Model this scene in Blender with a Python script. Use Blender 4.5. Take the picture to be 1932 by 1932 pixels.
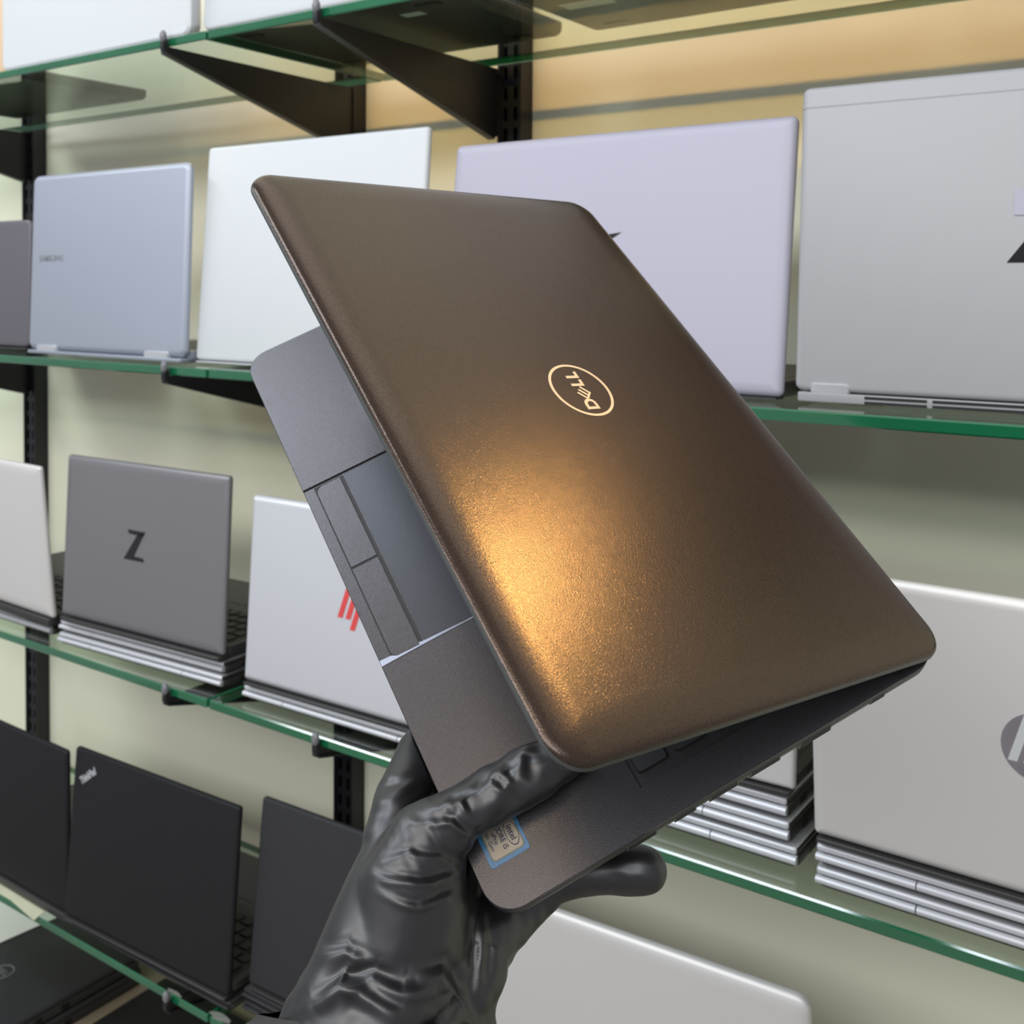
import bpy, bmesh, math, random
import numpy as np
from mathutils import Vector, Matrix
random.seed(7)
for o in list(bpy.data.objects): bpy.data.objects.remove(o)
SC = bpy.context.scene
COL = SC.collection
CZ = 1.45                                   # camera height above the floor
# ------------------------------------------------------------------ camera
F_PX, YAW, PITCH, ROLL, CY = 2071.03, 0.6102, 0.0302, -0.0065, 613.53
def cam_axes():
    f = np.array([-math.sin(YAW)*math.cos(PITCH), math.cos(YAW)*math.cos(PITCH), -math.sin(PITCH)])
    r = np.array([math.cos(YAW), math.sin(YAW), 0.0]); d = np.cross(f, r)
    return math.cos(ROLL)*r+math.sin(ROLL)*d, -math.sin(ROLL)*r+math.cos(ROLL)*d, f
AR, AD, AF = cam_axes()
cd = bpy.data.cameras.new('camera'); cam = bpy.data.objects.new('camera', cd); COL.objects.link(cam)
m = Matrix.Identity(4)
for i in range(3):
    m[i][0] = AR[i]; m[i][1] = -AD[i]; m[i][2] = -AF[i]
m[2][3] = CZ
cam.matrix_world = m
cd.sensor_width = 36; cd.sensor_height = 36; cd.lens = 36*F_PX/1932
cd.shift_y = (CY-966)/1932
cd.clip_start = 0.02
cd.dof.use_dof = True; cd.dof.focus_distance = 0.47; cd.dof.aperture_fstop = 21
SC.camera = cam
def ray_point(u, v, depth):                 # a point at a given distance in front of the camera
    p = (AF + AR*(u-966)/F_PX + AD*(v-CY)/F_PX)*depth
    return np.array([p[0], p[1], p[2]+CZ])
# ------------------------------------------------------------------ world, lamps, exposure
SC.view_settings.view_transform = 'Standard'; SC.view_settings.look = 'None'
SC.view_settings.gamma = 1; SC.view_settings.use_curve_mapping = False
SC.view_settings.exposure = 0.0
w = bpy.data.worlds.new('room_light'); SC.world = w; w.use_nodes = True
w.node_tree.nodes['Background'].inputs[0].default_value = (0.93, 0.95, 1.0, 1)
w.node_tree.nodes['Background'].inputs[1].default_value = 0.42
def area(name, loc, target, size, size_y, power, color, spread=180):
    l = bpy.data.lights.new(name, 'AREA'); l.shape = 'RECTANGLE'; l.size = size; l.size_y = size_y
    l.energy = power; l.color = color; l.spread = math.radians(spread)
    o = bpy.data.objects.new(name, l); COL.objects.link(o)
    o.location = (loc[0], loc[1], loc[2]+CZ)
    d = Vector(target)-Vector(loc); o.rotation_euler = d.to_track_quat('-Z', 'Y').to_euler()
    return o
COOL = (0.90, 0.95, 1.0); WARM = (1.0, 0.58, 0.18)
area('ceiling_lamp', (-0.95, -0.35, 1.45), (-0.75, 0.9, -0.2), 0.9, 0.35, 14, (0.82, 0.90, 1.0))
area('ceiling_lamp', (0.75, -0.75, 1.45), (0.2, 0.9, -0.3), 1.3, 0.35, 7, COOL)
area('ceiling_lamp', (-0.4, -2.3, 1.40), (-0.7, 1.0, -0.3), 4.2, 0.6, 80, (0.96, 0.98, 1.0))
area('ceiling_lamp', (-0.7, 0.80, 1.55), (-0.7, 1.0, -0.5), 2.6, 0.30, 6, (1.0, 0.97, 0.86))
area('ceiling_lamp', (-2.4, -0.3, 1.45), (-1.6, 0.9, -0.2), 1.0, 0.35, 18, COOL)
area('warm_strip_lamp', (-0.50, 0.885, 0.64), (-0.50, 1.06, 0.2), 1.5, 0.015, 1.7, WARM, 80)
area('warm_fill', (0.10, -0.95, 1.35), (-0.3, 0.4, -0.2), 0.5, 0.3, 3.5, (1.0, 0.68, 0.36))  # added warm fill, tints the near deck corner and glove brown
area('warm_cornice_lamp', (0.12, 0.84, 0.76), (-0.22, 0.34, -0.1), 0.09, 0.04, 0.55, WARM, 60)

# ------------------------------------------------------------------ materials
def sm(n): return n.inputs
def mat(name, col, rough=0.5, metal=0.0, spec=0.5, coat=0.0, noise=None, bump=None, ior=None):
    """noise=(scale, amount) mottles colour; bump=(scale, strength) adds fine relief"""
    M = bpy.data.materials.new(name); M.use_nodes = True
    nt = M.node_tree; b = nt.nodes['Principled BSDF']
    b.inputs['Base Color'].default_value = (*col, 1); b.inputs['Roughness'].default_value = rough
    b.inputs['Metallic'].default_value = metal; b.inputs['Specular IOR Level'].default_value = spec
    b.inputs['Coat Weight'].default_value = coat; b.inputs['Coat Roughness'].default_value = 0.08
    if noise or bump:
        tc = nt.nodes.new('ShaderNodeTexCoord')
    if noise:
        n = nt.nodes.new('ShaderNodeTexNoise'); n.inputs['Scale'].default_value = noise[0]; n.inputs['Detail'].default_value = 4
        nt.links.new(tc.outputs['Object'], n.inputs['Vector'])
        mx = nt.nodes.new('ShaderNodeMix'); mx.data_type = 'RGBA'
        a = noise[1]
        mx.inputs[6].default_value = (*[c*(1-a) for c in col], 1); mx.inputs[7].default_value = (*[min(1, c*(1+a)) for c in col], 1)
        nt.links.new(n.outputs['Fac'], mx.inputs[0]); nt.links.new(mx.outputs[2], b.inputs['Base Color'])
    if bump:
        n2 = nt.nodes.new('ShaderNodeTexNoise'); n2.inputs['Scale'].default_value = bump[0]; n2.inputs['Detail'].default_value = 2
        nt.links.new(tc.outputs['Object'], n2.inputs['Vector'])
        bp = nt.nodes.new('ShaderNodeBump'); bp.inputs['Strength'].default_value = bump[1]; bp.inputs['Distance'].default_value = 0.0002
        nt.links.new(n2.outputs['Fac'], bp.inputs['Height']); nt.links.new(bp.outputs['Normal'], b.inputs['Normal'])
    return M
def glass_mat():
    M = bpy.data.materials.new('clear_glass'); M.use_nodes = True; nt = M.node_tree; nt.nodes.clear()
    out = nt.nodes.new('ShaderNodeOutputMaterial'); mix = nt.nodes.new('ShaderNodeMixShader')
    tr = nt.nodes.new('ShaderNodeBsdfTransparent'); tr.inputs[0].default_value = (0.91, 0.96, 0.91, 1)
    gl = nt.nodes.new('ShaderNodeBsdfGlossy'); gl.inputs['Roughness'].default_value = 0.03; gl.inputs[0].default_value = (0.95, 1, 0.96, 1)
    fr = nt.nodes.new('ShaderNodeFresnel'); fr.inputs[0].default_value = 1.45
    ge = nt.nodes.new('ShaderNodeNewGeometry'); inv = nt.nodes.new('ShaderNodeMath'); inv.operation = 'SUBTRACT'; inv.inputs[0].default_value = 1
    mul = nt.nodes.new('ShaderNodeMath'); mul.operation = 'MULTIPLY'      # only the outer face of the pane mirrors
    nt.links.new(ge.outputs['Backfacing'], inv.inputs[1]); nt.links.new(inv.outputs[0], mul.inputs[0]); nt.links.new(fr.outputs[0], mul.inputs[1])
    nt.links.new(mul.outputs[0], mix.inputs[0]); nt.links.new(tr.outputs[0], mix.inputs[1]); nt.links.new(gl.outputs[0], mix.inputs[2])
    nt.links.new(mix.outputs[0], out.inputs[0])
    return M
GLASS = glass_mat()
GLASS_EDGE = mat('green_glass_edge', (0.007, 0.11, 0.045), 0.10, 0, 0.8, coat=0.6, noise=(6, 0.5))
WALL = mat('cream_wall', (0.82, 0.80, 0.64), 0.6, 0, 0.4, noise=(2.5, 0.05))
BLACK = mat('black_painted_steel', (0.008, 0.008, 0.010), 0.45)
BRONZE = mat('bronze_brown_lid_paint', (0.052, 0.035, 0.0255), 0.21, 0.60, 0.5, noise=(1500, 0.7), bump=(1700, 0.36))
DECK = mat('grey_brown_deck_paint', (0.052, 0.049, 0.052), 0.27, 0.5, 0.5, noise=(900, 0.25), bump=(2200, 0.35))
SHELL = mat('dark_case_plastic', (0.045, 0.045, 0.045), 0.38, 0.2, bump=(1500, 0.2))
LID_EDGE = mat('dark_lid_rim', (0.075, 0.080, 0.078), 0.35, 0.4)
GAP = mat('black_recess', (0.004, 0.004, 0.004), 0.6)
GOLD = mat('pale_gold_print', (0.56, 0.44, 0.31), 0.45, 0.2)
SCREEN = mat('black_screen_glass', (0.006, 0.006, 0.008), 0.08, 0, 0.6)
KEYS = mat('black_keys', (0.012, 0.012, 0.013), 0.5)
SIL_BLUE = mat('blue_silver_aluminium', (0.37, 0.40, 0.47), 0.48, 0.45, noise=(3, 0.04))
WHITE = mat('white_lid_paint', (0.55, 0.57, 0.58), 0.52, 0.0, noise=(3, 0.02))
LAV = mat('lavender_silver_paint', (0.37, 0.36, 0.43), 0.55, 0.1, noise=(4, 0.03))
SIL = mat('silver_grey_aluminium', (0.33, 0.33, 0.34), 0.55, 0.15, noise=(3, 0.03))
SIL_L = mat('light_silver_aluminium', (0.62, 0.63, 0.66), 0.40, 0.40, noise=(3, 0.03))
SIL_W = mat('warm_silver_aluminium', (0.64, 0.62, 0.60), 0.45, 0.3, noise=(3, 0.03))
BRIGHT = mat('bright_satin_metal', (0.78, 0.79, 0.82), 0.26, 0.75)
GREY_D = mat('dark_grey_aluminium', (0.15, 0.14, 0.16), 0.40, 0.4, noise=(3, 0.05))
GREY_M = mat('mid_grey_aluminium', (0.21, 0.205, 0.215), 0.42, 0.45, noise=(3, 0.04))
BLK_L = mat('soft_black_lid', (0.012, 0.012, 0.013), 0.55, 0, 0.22, noise=(900, 0.4))
BLK_L2 = mat('charcoal_lid', (0.028, 0.028, 0.030), 0.55, 0, 0.25, noise=(900, 0.3))
BEIGE = mat('warm_beige_lid', (0.62, 0.45, 0.30), 0.45, 0.1)
SIDE = mat('dark_laptop_side', (0.035, 0.034, 0.034), 0.45)
DECKB = mat('black_keyboard_deck', (0.030, 0.030, 0.031), 0.45)
MIRROR = mat('dark_mirror_emblem', (0.020, 0.017, 0.018), 0.12, 0.3)
CHROME = mat('chrome_emblem', (0.42, 0.41, 0.48), 0.12, 0.95, noise=(60, 0.3))
RED = mat('red_emblem', (0.62, 0.06, 0.06), 0.4)
SILTXT = mat('silver_lettering', (0.30, 0.31, 0.33), 0.3, 0.6)
BRTXT = mat('bright_lettering', (0.50, 0.50, 0.52), 0.35, 0.4)
PAPER = mat('white_paper', (0.70, 0.70, 0.66), 0.7)
YELLOWP = mat('pale_yellow_label', (0.60, 0.60, 0.43), 0.6, noise=(30, 0.15))
TAPE = mat('torn_clear_tape', (0.20, 0.21, 0.18), 0.3, noise=(80, 0.4))
RUBBER = mat('grey_rubber', (0.16, 0.16, 0.17), 0.35, noise=(300, 0.7), bump=(400, 1.0))
NITRILE = mat('black_nitrile', (0.007, 0.007, 0.008), 0.42, 0, 0.85, bump=(150, 0.25))
SLEEVE = mat('dark_sleeve_cloth', (0.03, 0.025, 0.025), 0.85)
BLUE = mat('blue_sticker_border', (0.03, 0.15, 0.30), 0.35, noise=(900, 0.5))
TAN = mat('cream_sticker_field', (0.34, 0.29, 0.22), 0.4)
INK = mat('navy_ink', (0.02, 0.02, 0.05), 0.5)
WOOD = mat('beige_cabinet_top', (0.27, 0.22, 0.15), 0.5, noise=(14, 0.15))
FLOOR = mat('grey_floor_tile', (0.30, 0.28, 0.26), 0.35, noise=(4, 0.1))

# ------------------------------------------------------------------ mesh helpers
def link(name, me, mats, parent=None, smooth=None):
    o = bpy.data.objects.new(name, me); COL.objects.link(o)
    for k in (mats if isinstance(mats, (list, tuple)) else [mats]): me.materials.append(k)
    if smooth is not None and len(me.polygons):
        me.polygons.foreach_set('use_smooth', [True]*len(me.polygons)); me.set_sharp_from_angle(angle=math.radians(smooth))
    if parent: o.parent = parent
    return o
def obj(name, bm, mats, parent=None, smooth=35):
    bmesh.ops.recalc_face_normals(bm, faces=bm.faces)
    me = bpy.data.meshes.new(name); bm.to_mesh(me); bm.free(); me.update()
    return link(name, me, mats, parent, smooth)
def thing(name, label, cat, loc=(0, 0, 0), rotz=0, group=None):
    o = bpy.data.objects.new(name, None); COL.objects.link(o); o.empty_display_size = 0.02
    o.location = (loc[0], loc[1], loc[2]+CZ); o.rotation_euler = (0, 0, rotz)
    o['label'] = label; o['category'] = cat
    if group: o['group'] = group
    return o
def tag(o, label, cat, group=None):
    o['label'] = label; o['category'] = cat
    if group: o['group'] = group
    return o
def box(bm, a, b, mi=0):
    x0, y0, z0 = a; x1, y1, z1 = b
    v = [bm.verts.new(p) for p in ((x0,y0,z0),(x1,y0,z0),(x1,y1,z0),(x0,y1,z0),(x0,y0,z1),(x1,y0,z1),(x1,y1,z1),(x0,y1,z1))]
    fs = [bm.faces.new([v[i] for i in q]) for q in ((3,2,1,0),(4,5,6,7),(0,1,5,4),(1,2,6,5),(2,3,7,6),(3,0,4,7))]
    for f in fs: f.material_index = mi
    return fs
def boxes(*lst):
    bm = bmesh.new()
    for a, b in lst: box(bm, a, b)
    return bm
def rring(w_, d_, r, inset, seg=8):
    r = max(r-inset, 0.0004); x0 = y0 = inset; x1 = w_-inset; y1 = d_-inset; out = []
    for cx, cy, a0 in ((x1-r, y1-r, 0), (x0+r, y1-r, 90), (x0+r, y0+r, 180), (x1-r, y0+r, 270)):
        for k in range(seg+1):
            a = math.radians(a0+90*k/seg); out.append((cx+r*math.cos(a), cy+r*math.sin(a)))
    return out
def slab(w_, d_, r, prof, ox=0, oy=0, oz=0, bm=None, seg=8, axes='xyz', mi=0):
    """rounded rectangular slab; prof = [(inset, z), ...] from bottom to top"""
    bm = bm or bmesh.new(); rings = []
    for ins, z in prof:
        ring = []
        for x, y in rring(w_, d_, r, ins, seg):
            p = (x+ox, y+oy, z+oz)
            if axes == 'xzy': p = (x+ox, -(z)+oy, y+oz)      # stands upright, its top face towards -y
            ring.append(bm.verts.new(p))
        rings.append(ring)
    for a, b in zip(rings, rings[1:]):
        n = len(a)
        for i in range(n):
            f = bm.faces.new((a[i], a[(i+1) % n], b[(i+1) % n], b[i])); f.material_index = mi
    f = bm.faces.new(rings[0][::-1]); f.material_index = mi
    f = bm.faces.new(rings[-1]); f.material_index = mi
    return bm
def ext(polys, z0, z1, M=None, bm=None):
    bm = bm or bmesh.new()
    for poly in polys:
        a = [bm.verts.new((x, y, z0)) for x, y in poly]; b = [bm.verts.new((x, y, z1)) for x, y in poly]
        n = len(a); bm.faces.new(a[::-1]); bm.faces.new(b)
        for i in range(n): bm.faces.new((a[i], a[(i+1) % n], b[(i+1) % n], b[i]))
    if M is not None: bmesh.ops.transform(bm, matrix=M, verts=bm.verts)
    return bm
def ring_bm(cx, cy, r0, r1, z0, z1, sx=1, n=64, bm=None):
    bm = bm or bmesh.new(); L = []
    for r, z in ((r0, z0), (r1, z0), (r1, z1), (r0, z1)):
        L.append([bm.verts.new((cx+r*sx*math.cos(2*math.pi*k/n), cy+r*math.sin(2*math.pi*k/n), z)) for k in range(n)])
    for i in range(4):
        a, b = L[i], L[(i+1) % 4]
        for k in range(n): bm.faces.new((a[k], a[(k+1) % n], b[(k+1) % n], b[k]))
    return bm
def thick_line(a, b, wd):
    dx, dy = b[0]-a[0], b[1]-a[1]; l = math.hypot(dx, dy); nx, ny = -dy/l*wd/2, dx/l*wd/2
    return [(a[0]+nx, a[1]+ny), (b[0]+nx, b[1]+ny), (b[0]-nx, b[1]-ny), (a[0]-nx, a[1]-ny)]
def text(name, body, size, material, parent, M, depth=0.0002, xs=1.0, bold=0.0, shear=0.0):
    c = bpy.data.curves.new(name, 'FONT'); c.body = body; c.size = size; c.extrude = depth; c.offset = bold
    c.align_x = 'CENTER'; c.align_y = 'CENTER'; c.shear = shear; c.resolution_u = 3
    t = bpy.data.objects.new(name, c); COL.objects.link(t); dg = bpy.context.evaluated_depsgraph_get(); dg.update()
    me = bpy.data.meshes.new_from_object(t.evaluated_get(dg)); bpy.data.objects.remove(t); bpy.data.curves.remove(c)
    me.name = name; me.transform(M @ Matrix.Diagonal((xs, 1, 1, 1))); me.materials.clear()
    return link(name, me, material, parent)
UP = Matrix(((1,0,0,0),(0,0,-1,0),(0,1,0,0),(0,0,0,1)))        # flat xy art -> upright, facing -y

# ------------------------------------------------------------------ the setting
def struct(name, bm, m): o = obj(name, bm, m); o['kind'] = 'structure'; return o
WY = 1.125
struct('wall_back', boxes(((-3.4, WY, 0), (1.4, WY+0.08, 3.2))), WALL)
struct('floor', boxes(((-3.4, -1.6, -0.05), (1.4, WY+0.08, 0))), FLOOR)

# uprights
def upright_bm():
    bm = bmesh.new(); z0, z1 = 0.0, 3.15; h = 0.0175
    box(bm, (-h, -0.003, z0), (-h+0.004, 0.022, z1)); box(bm, (h-0.004, -0.003, z0), (h, 0.022, z1))
    for a, b in ((-h+0.004, -0.0105), (-0.0045, 0.0045), (0.0105, h-0.004)): box(bm, (a, 0, z0), (b, 0.003, z1))
    box(bm, (-h+0.004, 0.019, z0), (h-0.004, 0.022, z1))
    z = z0
    while z < z1-0.02:
        for a, b in ((-0.0105, -0.0045), (0.0045, 0.0105)): box(bm, (a, 0, z), (b, 0.003, z+0.009))
        z += 0.025
    return bm
um = None
UX = [-1.811, -1.050, -0.775, 0.12]
ULAB = ['black slotted wall upright behind the leftmost laptops', 'black slotted wall upright seen above the tall white lid and left of the wrist',
        'black slotted wall upright between the tall white lid and the lavender lid', 'black slotted wall upright behind the large laptops on the far right']
for x, lb in zip(UX, ULAB):
    if um is None:
        o = obj('shelf_upright', upright_bm(), BLACK, None, None); um = o.data
    else:
        o = bpy.data.objects.new('shelf_upright', um); COL.objects.link(o)
    o.location = (x, 1.102, 0); tag(o, lb, 'upright', 'slotted uprights on the back wall')
# glass shelves
ZS = [0.2747, -0.0974, -0.467, -0.8264]; GT = 0.010
SN = ['top', 'upper middle', 'lower middle', 'bottom']
def shelf_bm(w_):
    bm = slab(w_, 0.290, 0.002, [(0.0012, 0), (0, 0.0012), (0, GT-0.0014), (0.0014, GT)], seg=2)
    for f in bm.faces:
        f.normal_update()
        f.material_index = 0 if abs(f.normal.z) > 0.95 else 1
    return bm
for n, z in zip(SN, ZS):
    for k, (xa, xb) in enumerate(((-2.35, -0.9725), (-0.9690, 0.30))):
        o = obj('glass_shelf', shelf_bm(xb-xa), [GLASS, GLASS_EDGE], None, None); o.location = (xa, 0.80, z+CZ)
        tag(o, '%s glass shelf panel with green edge, %s of the joint' % (n, 'left' if k == 0 else 'right'), 'shelf', 'glass shelf panels')
# brackets: tapering plate, bottom flange, upturned lug at the tip
def bracket(x, z, label):
    t = thing('shelf_bracket', label, 'bracket', (x, 0.80, z), 0, 'black shelf brackets')
    bm = bmesh.new(); L = 0.302
    def prism(poly, xa, xb):
        a = [bm.verts.new((xa, y, zz)) for y, zz in poly]; b = [bm.verts.new((xb, y, zz)) for y, zz in poly]; n = len(a)
        bm.faces.new(a[::-1]); bm.faces.new(b)
        for i in range(n): bm.faces.new((a[i], a[(i+1) % n], b[(i+1) % n], b[i]))
    prism([(-0.006, -0.007), (-0.006, -0.0005), (L, -0.0005), (L, -0.083), (L-0.01, -0.086)], -0.0015, 0.0015)
    prism([(-0.006, -0.009), (-0.006, -0.007), (L-0.01, -0.083), (L-0.01, -0.088)], -0.005, 0.005)
    prism([(-0.008, -0.006), (-0.003, -0.009), (-0.0015, -0.001), (-0.0035, 0.008), (-0.008, 0.008), (-0.009, -0.002)], -0.003, 0.003)
    obj('plate', bm, BLACK, t)
    bm = bmesh.new(); bmesh.ops.create_uvsphere(bm, u_segments=12, v_segments=8, radius=0.0046)
    bmesh.ops.transform(bm, matrix=Matrix.Translation((0, -0.0068, 0.010)) @ Matrix.Diagonal((1.0, 0.85, 1.55, 1)), verts=bm.verts)
    obj('rubber_tip', bm, RUBBER, t, 60)
    return t
BN = ['far left upright', 'upright just left of the panel joint', 'upright just right of the panel joint', 'far right upright']
for n, z in zip(SN, ZS):
    for x, b in zip(UX, BN):
        bracket({-1.050: -1.036, -0.775: -0.796}.get(x, x), z, 'black triangular bracket under %s shelf, %s' % (n, b))

# ------------------------------------------------------------------ shelf laptops
def lid_mesh(W, H, r=0.010, T=0.0065, roll=0.0):
    prof = [(0.0006, 0), (0, 0.0010), (0, T-0.003), (0.0010, T-0.0012), (0.0025, T-0.0004), (0.004, T)]
    if roll: prof = [(0.0006, 0), (0, 0.0010), (0, T-0.0045), (0.0010, T-0.0030), (0.0030, T-0.0015), (roll*0.55, T-0.0006), (roll, T)]
    return slab(W, H, r, prof, axes='xzy', seg=5)
KEYM = None
def key_grid(parent, W, y0, z, single, material):
    global KEYM
    n, rows = 15, 5; kw = (W-0.030)/n; x0 = 0.015
    def key(bm, x, y, w_): slab(w_, 0.0155, 0.002, [(0, 0), (0.0007, 0.0016)], x, y, z, bm, seg=2)
    if single:
        for rI in range(rows):
            for c in range(n):
                if rI == 0 and 4 <= c <= 8:
                    continue
                bm = bmesh.new(); slab(kw-0.0028, 0.0155, 0.002, [(0, 0), (0.0007, 0.0016)], 0, 0, 0, bm, seg=2)
                if KEYM is None or KEYM[0] != kw:
                    k = obj('key', bm, material, parent, None); KEYM = (kw, k.data)
                else:
                    bm.free(); k = bpy.data.objects.new('key', KEYM[1]); COL.objects.link(k); k.parent = parent
                k.location = (x0+c*kw, y0-rI*(-0.0185)-0, z)
        bm = bmesh.new(); key(bm, x0+4*kw, y0, 5*kw-0.003); k = obj('key', bm, material, parent, None)
    else:
        bm = bmesh.new()
        for rI in range(rows):
            for c in range(n): key(bm, x0+c*kw, y0+rI*0.0185, kw-0.0028)
        k = obj('keyboard', bm, material, parent, None); k['kind'] = 'stuff'
def open_laptop(label, x0, y0, z0, psi, W, H, lean, zsup, lid_m, base_m, deck_m=None, caps=None, T=0.0065, roll=0.0, r=0.010, keys=None, D=0.215, band=None, capmat=None):
    t = thing('laptop', label, 'laptop', (x0, y0, z0), psi, 'laptops on display')
    R = Matrix.Rotation(-lean, 4, 'X')
    bm = lid_mesh(W, H, r, T, roll); bmesh.ops.transform(bm, matrix=R, verts=bm.verts)
    lid = obj('lid', bm, lid_m, t, 40)
    # screen and bezel on the far side
    bm = boxes(((0.006, T*0+0.0002, 0.010), (W-0.006, 0.0012, H-0.006))); bmesh.ops.transform(bm, matrix=R, verts=bm.verts)
    obj('screen', bm, SCREEN, t, None)
    if band:
        bm = boxes(((0.0008, -T-0.0001, H-band), (W-0.0008, -T+0.001, H-band+0.0012))); bmesh.ops.transform(bm, matrix=R, verts=bm.verts)
        obj('antenna_line', bm, GREY_M, lid, None)
    # base behind the lid
    zb = zsup-z0+0.0015; zt = min(0.0155, 0.0145+zb); by = 0.003
    bm = slab(W-0.004, D, 0.010, [(0.005, zb), (0.0015, zb+0.003), (0, zb+0.006), (0, zt-0.001), (0.001, zt)], 0.002, by, seg=4)
    base = obj('base', bm, base_m, t, 40)
    bm = slab(W-0.006, T+0.010, 0.002, [(0.0006, zb+0.0012), (0, zb+0.002), (0, -0.0016), (0.0006, -0.0010)], 0.003, -T-0.0025, seg=2)
    obj('rear_housing', bm, base_m, t, 40)
    dm = deck_m or DECKB
    bm = boxes(((0.012, by+0.010, zt-0.0002), (W-0.012, by+0.120, zt+0.0004)))
    obj('keyboard_tray', bm, dm, t, None)
    if keys is not None: key_grid(t, W, by+0.016, zt+0.0004, keys, KEYS)
    bm = boxes(((W*0.36, by+0.130, zt-0.0002), (W*0.64, by+0.195, zt+0.0003)))
    obj('touchpad', bm, dm, t, None)
    for fx in (0.03, W-0.06):
        for fy in (0.02, D-0.03): obj('foot', boxes(((fx, by+fy, zb-0.0014), (fx+0.03, by+fy+0.008, zb+0.0006))), BLACK, t, None)
    for sx in (1,):   # ports on the right side
        for a, b in ((0.03, 0.045), (0.06, 0.068), (0.09, 0.103)):
            obj('port', boxes(((W-0.0026, by+a, zb+0.005), (W-0.0018, by+b, zb+0.0095))), GAP, t, None)
    for ca, cb in (caps or ()):
        bm = slab(cb-ca, 0.009, 0.003, [(0, -0.001), (0.0003, 0.0035), (0.0012, 0.0048)], ca, -T, -0.002, axes='xzy', seg=3)
        bmesh.ops.translate(bm, vec=(0, 0.0035, 0), verts=bm.verts)
        obj('hinge_cover', bm, capmat or base_m, t, 40)
    t.matrix_world = Matrix.Translation(t.location) @ Matrix.Rotation(psi, 4, 'Z')
    return t, lid, R @ Matrix.Translation((0, -T, 0)) @ UP
def closed_laptop(label, x0, y0, z, psi, W, D, T, m, side=None, group='closed laptops stacked under the display laptops', seams=(0.22, 0.78), flat=False, y_off=0):
    t = thing('closed_laptop', label, 'laptop', (x0, y0, z), psi, group)
    tb = T*0.62
    s = side or m
    bm = slab(W, D, 0.008, [(0.004, 0.001), (0.001, 0.0022), (0, 0.004), (0, tb-0.001), (0.0006, tb)], 0, 0.003, seg=4)
    obj('base', bm, side or SIDE, t, 40)
    g = 0.0012
    bm = slab(W, D+0.001, 0.004, [(0.0008, tb+g), (0, tb+g+0.001), (0, T-0.0022), (0.0008, T-0.0010), (0.0026, T-0.0004)], 0, 0.0015, seg=4)
    for f in bm.faces:
        f.normal_update(); f.material_index = 1 if abs(f.normal.x) > 0.6 else 0  # shade on the lid's end faces is put into their colour
    obj('lid', bm, [m, SIDE], t, 40)
    # hinge bar along the back, split by two seams
    xs = [0.001, W*seams[0]-0.0005, W*seams[0]+0.0005, W*seams[1]-0.0005, W*seams[1]+0.0005, W-0.001]
    for k in range(3):
        a, b = xs[2*k], xs[2*k+1]; bm = bmesh.new(); n = 9; hh = tb-0.0046; L = []
        for x in (a, b):
            L.append([bm.verts.new((x, 0.0045-0.0052*math.sin(math.pi*i/(n-1))**0.6, 0.0044+hh*(0.5-0.5*math.cos(math.pi*i/(n-1))))) for i in range(n)])
        for i in range(n-1): bm.faces.new((L[0][i], L[1][i], L[1][i+1], L[0][i+1]))
        bm.faces.new(L[0][::-1]); bm.faces.new(L[1]); bm.faces.new((L[0][0], L[0][-1], L[1][-1], L[1][0]))
        obj('hinge_cover', bm, m, t, 50)
    for a, b in ((0.03, 0.045), (0.06, 0.070), (0.10, 0.112)):
        obj('port', boxes(((W-0.0008, a, 0.0035), (W+0.0003, b, tb-0.002))), GAP, t, None)
    for fx in (0.03, W-0.06):
        for fy in (0.02, D-0.03): obj('foot', boxes(((fx, fy, 0), (fx+0.03, fy+0.008, 0.0025))), BLACK, t, None)
    return t
SH = [z+GT for z in ZS]
# top shelf
open_laptop('beige laptop cut off at the top left corner', -1.755, 0.832, 0.290, 0.0, 0.352, 0.235, 0.03, SH[0], BEIGE, SIDE)
t = thing('closed_laptop', 'large white closed laptop standing on edge on the top shelf', 'laptop', (-1.3826, 0.8127, SH[0]), -0.0064)
bm = slab(0.3815, 0.250, 0.012, [(0.001, 0), (0, 0.001), (0, 0.006), (0.003, 0.0085)], axes='xzy', seg=5); obj('lid', bm, WHITE, t, 40)
bm = slab(0.379, 0.248, 0.012, [(0.002, -0.010), (0, -0.006), (0, -0.0005)], 0.001, 0, 0.001, axes='xzy', seg=5); obj('base', bm, SIL_L, t, 40)
tt, lid, M = open_laptop('pale blue-white laptop on the top shelf, just right of the white one', -0.9985, 0.8235, 0.2902, 0.012, 0.342, 0.235, 0.05, SH[0], WHITE, SIDE)
obj('label', boxes(((0.245, 0.045, -0.0043), (0.272, 0.057, -0.0038))), PAPER, tt, None)
tt, lid, M = open_laptop('laptop on the top shelf at right, only its dark underside seen through the glass', -0.628, 0.830, 0.2902, -0.01, 0.345, 0.235, 0.05, SH[0], SIL_W, SIDE)
obj('label', boxes(((0.03, 0.10, -0.0043), (0.085, 0.122, -0.0038))), PAPER, tt, None)
open_laptop('laptop with dark underside at the right end of the top shelf', -0.262, 0.845, 0.2902, 0.02, 0.36, 0.24, 0.05, SH[0], SIL, SIDE)
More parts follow.
